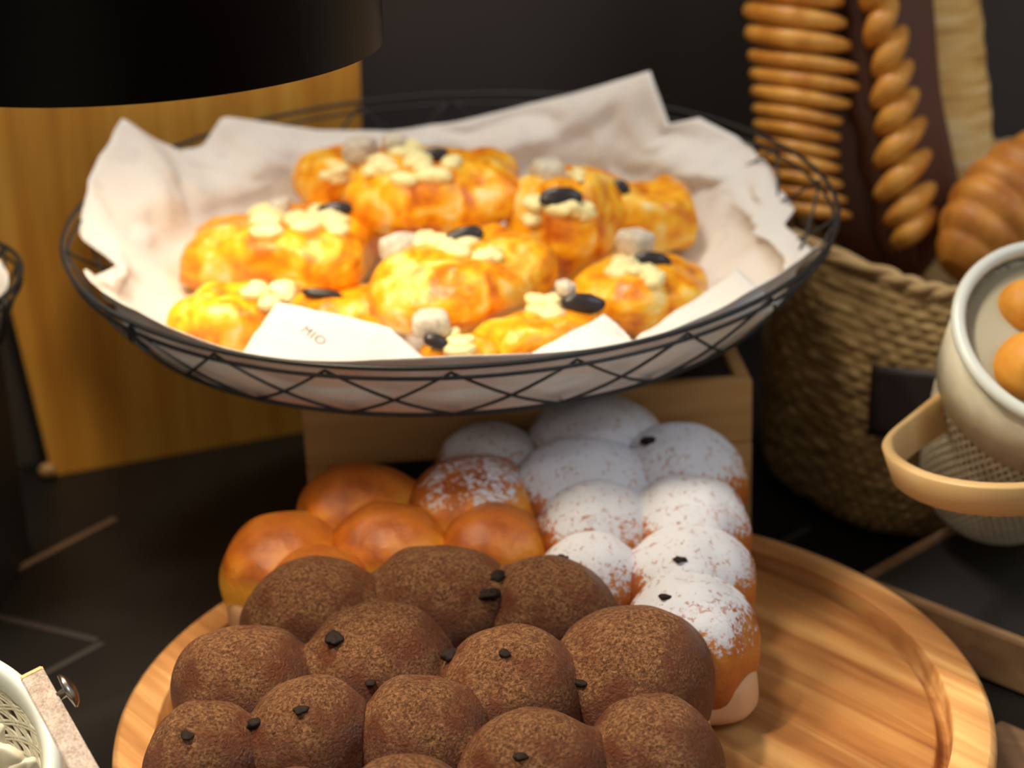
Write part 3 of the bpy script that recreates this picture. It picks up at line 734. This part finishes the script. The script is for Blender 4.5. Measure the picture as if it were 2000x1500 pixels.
def croissant():
    R = root('ridged_croissant', 'orange-brown ridged croissant at the right inside the straw basket', 'bread', P(1975, 450, y=1.09))
    rings = []; n = 70; a = P(1870, 535, y=1.075); b = P(1960, 400, y=1.10); c_ = P(2120, 280, y=1.13)
    for i in range(n+1):
        u = i/n; c = a*(1-u)**2 + b*2*u*(1-u) + c_*u*u; d = ((b-a)*(1-u) + (c_-b)*u).normalized()
        w = .034*math.sin(PI*(.06+u*.88))**.6*(1 + .10*abs(math.sin(u*PI*7))); s = d.cross(Vector((0,1,0))).normalized(); tt = d.cross(s)
        rings.append([c + s*math.cos(t)*w + tt*math.sin(t)*w*.9 for t in [2*PI*k/32 for k in range(32)]])
    mesh('croissant_crust', loft(rings), MAT['croissant'], R)
croissant()

# ---------------------------------------------------------------- crate at right and lower tray
def crate():
    A = P(1665, 1128, z=.030); B = P(2180, 1330, z=.030); Cc = P(1905, 985, z=.030)
    u = (B-A).normalized(); v = (Cc-A); v = (v - u*v.dot(u)).normalized(); L, D = .30, .17
    R = root('low_crate', 'low dark wooden crate with a black top under the cream basket', 'crate', (A.x, A.y, 0))
    t = .007; h = .0285
    def rail(p, q, s): return prism([p, q, q+s, p+s], h, .001)
    mesh('front_rail', rail(A, A+u*L, v*t), MAT['crate'], R, smooth=False)
    mesh('back_rail', rail(A+v*(D-t), A+v*(D-t)+u*L, v*t), MAT['crate'], R, smooth=False)
    mesh('side_rail', rail(A+v*t, A+v*t+u*t, v*(D-2*t)), MAT['crate'], R, smooth=False)
    mesh('side_rail', rail(A+v*t+u*(L-t), A+v*t+u*L, v*(D-2*t)), MAT['crate'], R, smooth=False)
    Z = Vector((0,0,.002)); mesh('top_panel', prism([A+v*t+u*t-Z, A+v*t+u*(L-t)-Z, A+v*(D-t)+u*(L-t)-Z, A+v*(D-t)+u*t-Z], .006, 0), MAT['black'], R, smooth=False, label='black inset top')
    for a, b in ((.01,.01), (L-.02,.01), (.01,D-.02), (L-.02,D-.02)):
        p = A+u*a+v*b-Vector((0,0,h)); mesh('foot', prism([p, p+u*.01, p+u*.01+v*.01, p+v*.01], .0014, 0), MAT['black'], R, smooth=False)
    return A, u, v
CA, CU, CV = crate()
q0 = P(1955, 1405, z=.008); t0 = mesh('wooden_tray', prism([q0, q0+CU*.22, q0+CU*.22-CV*.10, q0-CV*.10], .0078, .001), MAT['crate'], smooth=False)
tag(t0, 'flat brown wooden tray edge on the counter right of the round board', 'tray')

# ---------------------------------------------------------------- cream rattan baskets
def hex_weave(axfn, vmax, nu, nv, wr):
    """open triaxial weave on a surface axfn(t, v)"""
    parts = []
    def path(f, n=60): return [axfn(*f(i/n)) for i in range(n+1)]
    for k in range(nu):
        t0 = 2*PI*k/nu
        for s in (1, -1):
            for e in (0, .10):
                parts.append(tube(path(lambda u: (t0 + s*u*vmax + e*2*PI/nu*2, u), 36), wr, False, 5))
    for j in range(nv):
        v = (j+.5)/nv
        for e in (-.018, .018): parts.append(tube(path(lambda u: (2*PI*u, min(1, max(0, v+e))), 110)[:-1], wr, True, 5))
    return join(*parts)
def cream_basket():
    c = P(2092, 655, d=.915); rr = 222*.915/F
    tilt = math.radians(34); A = Matrix.Rotation(math.radians(6), 3, 'Y') @ Matrix.Rotation(tilt, 3, 'X')
    N_ = A @ Vector((0,0,1)); Ld = (c.z - .032 - .020)/N_.z
    R = root('cream_woven_basket', 'cream woven basket tilted on the crate at the right, holding small orange buns', 'basket', (c.x, c.y, .032))
    def rad(v): return rr*(.97 - .30*v**1.6 - (.10*(v-.9)/.1 if v > .9 else 0))
    J = 90; N = 240
    def S(t, v, o=0): r = rad(v)+o; return c + A @ Vector((r*math.cos(t), r*math.sin(t), -.006 - v*(Ld-.006)))
    rings = []
    for j in range(J+1):
        v = j/J; rings.append([S(2*PI*i/N, v, .0009*math.sin(2*PI*i/N*60 + (j//2 % 2)*PI)*(1 if v > .16 else 0) + (.0016 if v < .16 else 0)) for i in range(N)])
    ins = [[S(2*PI*i/N, v, -.003) for i in range(N)] for v in (.97, .6, .2, 0)]
    mesh('woven_body', loft(rings+ins, True, False), MAT['weave'], R)
    parts = []
    for k in range(70):
        for s in (1, -1): parts.append(tube([S(2*PI*k/70 + s*u*1.0, .2+u*.78, .0008) for u in [i/24 for i in range(25)]], .0008, False, 5))
    for k in range(60):
        for s in (1, -1): parts.append(tube([S(2*PI*k/60 + s*u*1.0, .02+u*.9, -.0043) for u in [i/24 for i in range(25)]], .0008, False, 5))
    mesh('weave_strands', join(*parts), MAT['cream'], R)
    mesh('top_band', loft([[S(2*PI*i/N, v, o) for i in range(N)] for v, o in ((0, -.004), (0, .003), (.27, .0035), (.275, .001))], False, False), MAT['cream'], R)
    pts = [c + A @ Vector((rr*math.cos(t), rr*math.sin(t), 0)) for t in [2*PI*i/120 for i in range(120)]]
    mesh('rim', tube(pts, .0036, True, 12), MAT['pale_rim'], R, label='thick pale cream rim')
    # bentwood handle band lying around the body
    top = [(1880, 738, .985), (1840, 770, .955), (1785, 812, .925), (1742, 848, .905), (1733, 872, .893), (1750, 898, .880), (1800, 925, .862), (1870, 943, .848), (1950, 950, .840), (2040, 945, .838), (2140, 925, .850)]
    tp = [P(x, y, d=d) for x, y, d in top]
    # resample smoothly
    sm = []
    for i in range(len(tp)-1):
        p0, p1, p2, p3 = tp[max(0,i-1)], tp[i], tp[i+1], tp[min(len(tp)-1,i+2)]
        for k in range(8):
            u = k/8; sm.append(.5*((2*p1) + (p2-p0)*u + (2*p0-5*p1+4*p2-p3)*u*u + (3*p1-p0-3*p2+p3)*u**3))
    sm.append(tp[-1])
    cen = c + A @ Vector((0,0,-.06)); rg = []
    for p in sm:
        o = Vector((p.x-cen.x, p.y-cen.y, 0)).normalized(); w = .0185; t = .0038; dn = Vector((0,0,-1)) - o*.45; dn.normalize()
        cr_ = [(-t, 0), (-t*.6, .0012), (0+t*.6, .0012), (t, 0), (t, -w), (t*.6, -w-.001), (-t*.6, -w-.001), (-t, -w)]
        rg.append([p + o*a - dn*b for a, b in cr_])
    mesh('handle', loft(rg), MAT['handle'], R, label='flat bentwood handle')
    for k, (px, py, r, dd) in enumerate(((2012, 600, 62, .93), (2018, 716, 76, .905), (2115, 640, 66, .92), (2130, 545, 62, .95), (2125, 750, 64, .895))):
        p = P(px, py, d=dd); s = dd/F*r
        lab = ['upper small orange bun at the left inside the cream basket', 'lower small orange bun at the left inside the cream basket', 'small orange bun in the middle of the cream basket', 'small orange bun at the back of the cream basket', 'small orange bun at the front of the cream basket'][k]
        tag(mesh('small_bun', blob(p, (s, s, s*.88), .95, .06, 60, k, 48, 28), MAT['muffin']), lab, 'bun', 'small buns in the cream basket')
    p = P(1940, 680, d=.925); tag(mesh('paper_scrap', blob(p, (.0045, .003, .009), .7, .2, 150, 1), MAT['paper']), 'pale scrap of paper beside the small buns in the cream basket', 'paper')
cream_basket()

def near_basket():
    d = .745; c = P(-254, 1560, d=d); rr = 372*d/F
    A = Matrix.Rotation(math.radians(-4), 3, 'Y') @ Matrix.Rotation(math.radians(26), 3, 'X')
    N_ = A @ Vector((0,0,1)); Ld = .042
    R = root('pale_lattice_basket', 'pale blue-cream lattice basket at the bottom left corner with a wooden handle', 'basket', (c.x, c.y, c.z-.08))
    def S(t, v, o=0): r = rr*(.90-.22*v)+o; return c + A @ Vector((r*math.cos(t), r*math.sin(t), -.010 - v*Ld))
    mesh('lattice', hex_weave(S, 1.1, 30, 6, .0008), MAT['cream'], R)
    # wide rolled rim
    prof = [(rr*.90-.0005, -.016), (rr*.895, -.006), (rr*.915, .0005), (rr*.95, .0025), (rr*.985, .0015), (rr*1.005, -.003), (rr*1.0, -.012), (rr*.985, -.024), (rr*.975, -.025), (rr*.96, -.016), (rr*.93, -.017)]
    n = 160; V, Fs = lathe(c, prof + [prof[0]], n, A, False, False)
    mesh('rim', (V, Fs), MAT['pale_rim'], R, label='smooth pale rolled rim')
    mesh('basket_base', lathe(c, [(.001, -.010-Ld), (rr*.69, -.010-Ld), (rr*.69, -.013-Ld), (.001, -.013-Ld)], 64, A), MAT['cream'], R)
    # handle
    a = P(62, 1316, d=.738); b = P(188, 1545, d=.690); up = (CAM-a).normalized()
    dr = (b-a).normalized(); up = (up - dr*up.dot(dr)).normalized()
    up = (up + Vector((0,0,.25))).normalized(); up = (up - dr*up.dot(dr)).normalized()
    h = mesh('handle', bar(a+dr*.0018, b + dr*.03, .0096, .0042, up), MAT['stick'], R, smooth=False, label='greyish limed wooden handle')
    mesh('handle_end', bar(a-dr*.0002, a+dr*.0026, .0097, .0043, up), MAT['end_grain'], h, smooth=False, label='bare yellow end grain')
    sd = dr.cross(up).normalized()
    if sd.x < 0: sd = -sd
    k = a + dr*(.018); 
    az = (sd*.93 + up*-.05 + Vector((0,0,.12))).normalized(); rot = az.to_track_quat('Z', 'Y').to_matrix()
    mesh('rivet', lathe(k + sd*.0040, [(.0018, 0), (.0018, .0035), (.0072, .0042), (.0075, .0050), (.0060, .0066), (.003, .0078), (.0002, .0082)], 40, rot), MAT['steel'], R, label='domed metal rivet')
    for i, (px, py, w, zz) in enumerate(((15, 1400+75, 78, 0), (45, 1500, 70, 0), (-20, 1440, 80, 0), (5, 1530, 80, 0), (-60, 1490, 80, 0), (60, 1560, 70, 0))):
        p = P(px, py+10, d=.742); s = w*.5*.742/F
        lab = ['cream shell-shaped sweet nearest the lattice at the bottom left', 'cream shell-shaped sweet closest to the pale rim', 'cream shell-shaped sweet highest up in the pile in the lattice basket', 'cream shell-shaped sweet low in the corner of the lattice basket', 'cream shell-shaped sweet out at the left picture edge', 'cream shell-shaped sweet lowest against the pale rim'][i]
        def fn(q, u, v): return q*(1+.07*math.sin(u*5))
        tag(mesh('cream_sweet', blob(p, (s, s*.8, s*.35), .6, .1, 80, i, 40, 20, R3 @ Matrix.Rotation(i*1.1-.6, 3, 'Z') @ Matrix.Rotation(.5, 3, 'X'), fn), MAT['shell']), lab, 'sweet', 'cream sweets in the lattice basket')
near_basket()

# ---------------------------------------------------------------- small wire basket at left edge
def side_basket():
    d = 1.02; c = P(-175, 553, d=d); rr = 212*d/F
    R = root('small_wire_basket', 'round black wire basket cut off by the left picture edge', 'basket', (c.x, c.y, c.z-.045))
    th = [2*PI*i/90 for i in range(90)]; A = Matrix.Rotation(math.radians(9), 3, 'X')
    def S(t, s, z): return c + A @ Vector((math.cos(t)*rr*s, math.sin(t)*rr*s, z))
    mesh('rim', tube([S(t, 1, 0) for t in th], .0015, True), MAT['wire'], R)
    mesh('lower_rim', tube([S(t, .985, -.006) for t in th], .0011, True), MAT['wire'], R)
    mesh('base_ring', tube([S(t, .72, -.04) for t in th], .0015, True), MAT['wire'], R)
    mesh('diagonal_wires', join(*[tube([S(t0+s*u*.35, 1-.28*u, -.04*u) for u in (0,.25,.5,.75,1)], .0009, False, 6) for t0 in [2*PI*k/16 for k in range(16)] for s in (1,-1)]), MAT['wire'], R)
    p = mesh('paper_liner', loft([[S(t, s, z + .004*noise.noise(Vector((math.cos(t)*4, math.sin(t)*4, z*50)))) for t in th] for s, z in ((.01, -.036), (.5, -.036), (.70, -.034), (.80, -.018), (.87, -.005))], True, False), MAT['paper'])
    p.modifiers.new('t', 'SOLIDIFY').thickness = .0004
    tag(p, 'white paper lining the small wire basket at the left edge', 'paper')
    st = mesh('black_stand', prism([Vector((c.x-.06, c.y-.05, c.z-.047)), Vector((c.x+.03, c.y-.05, c.z-.047)), Vector((c.x+.03, c.y+.05, c.z-.047)), Vector((c.x-.06, c.y+.05, c.z-.047))], c.z-.047, .001), MAT['black'], smooth=False)
    tag(st, 'black block stand under the small wire basket at the left edge', 'stand')
side_basket()
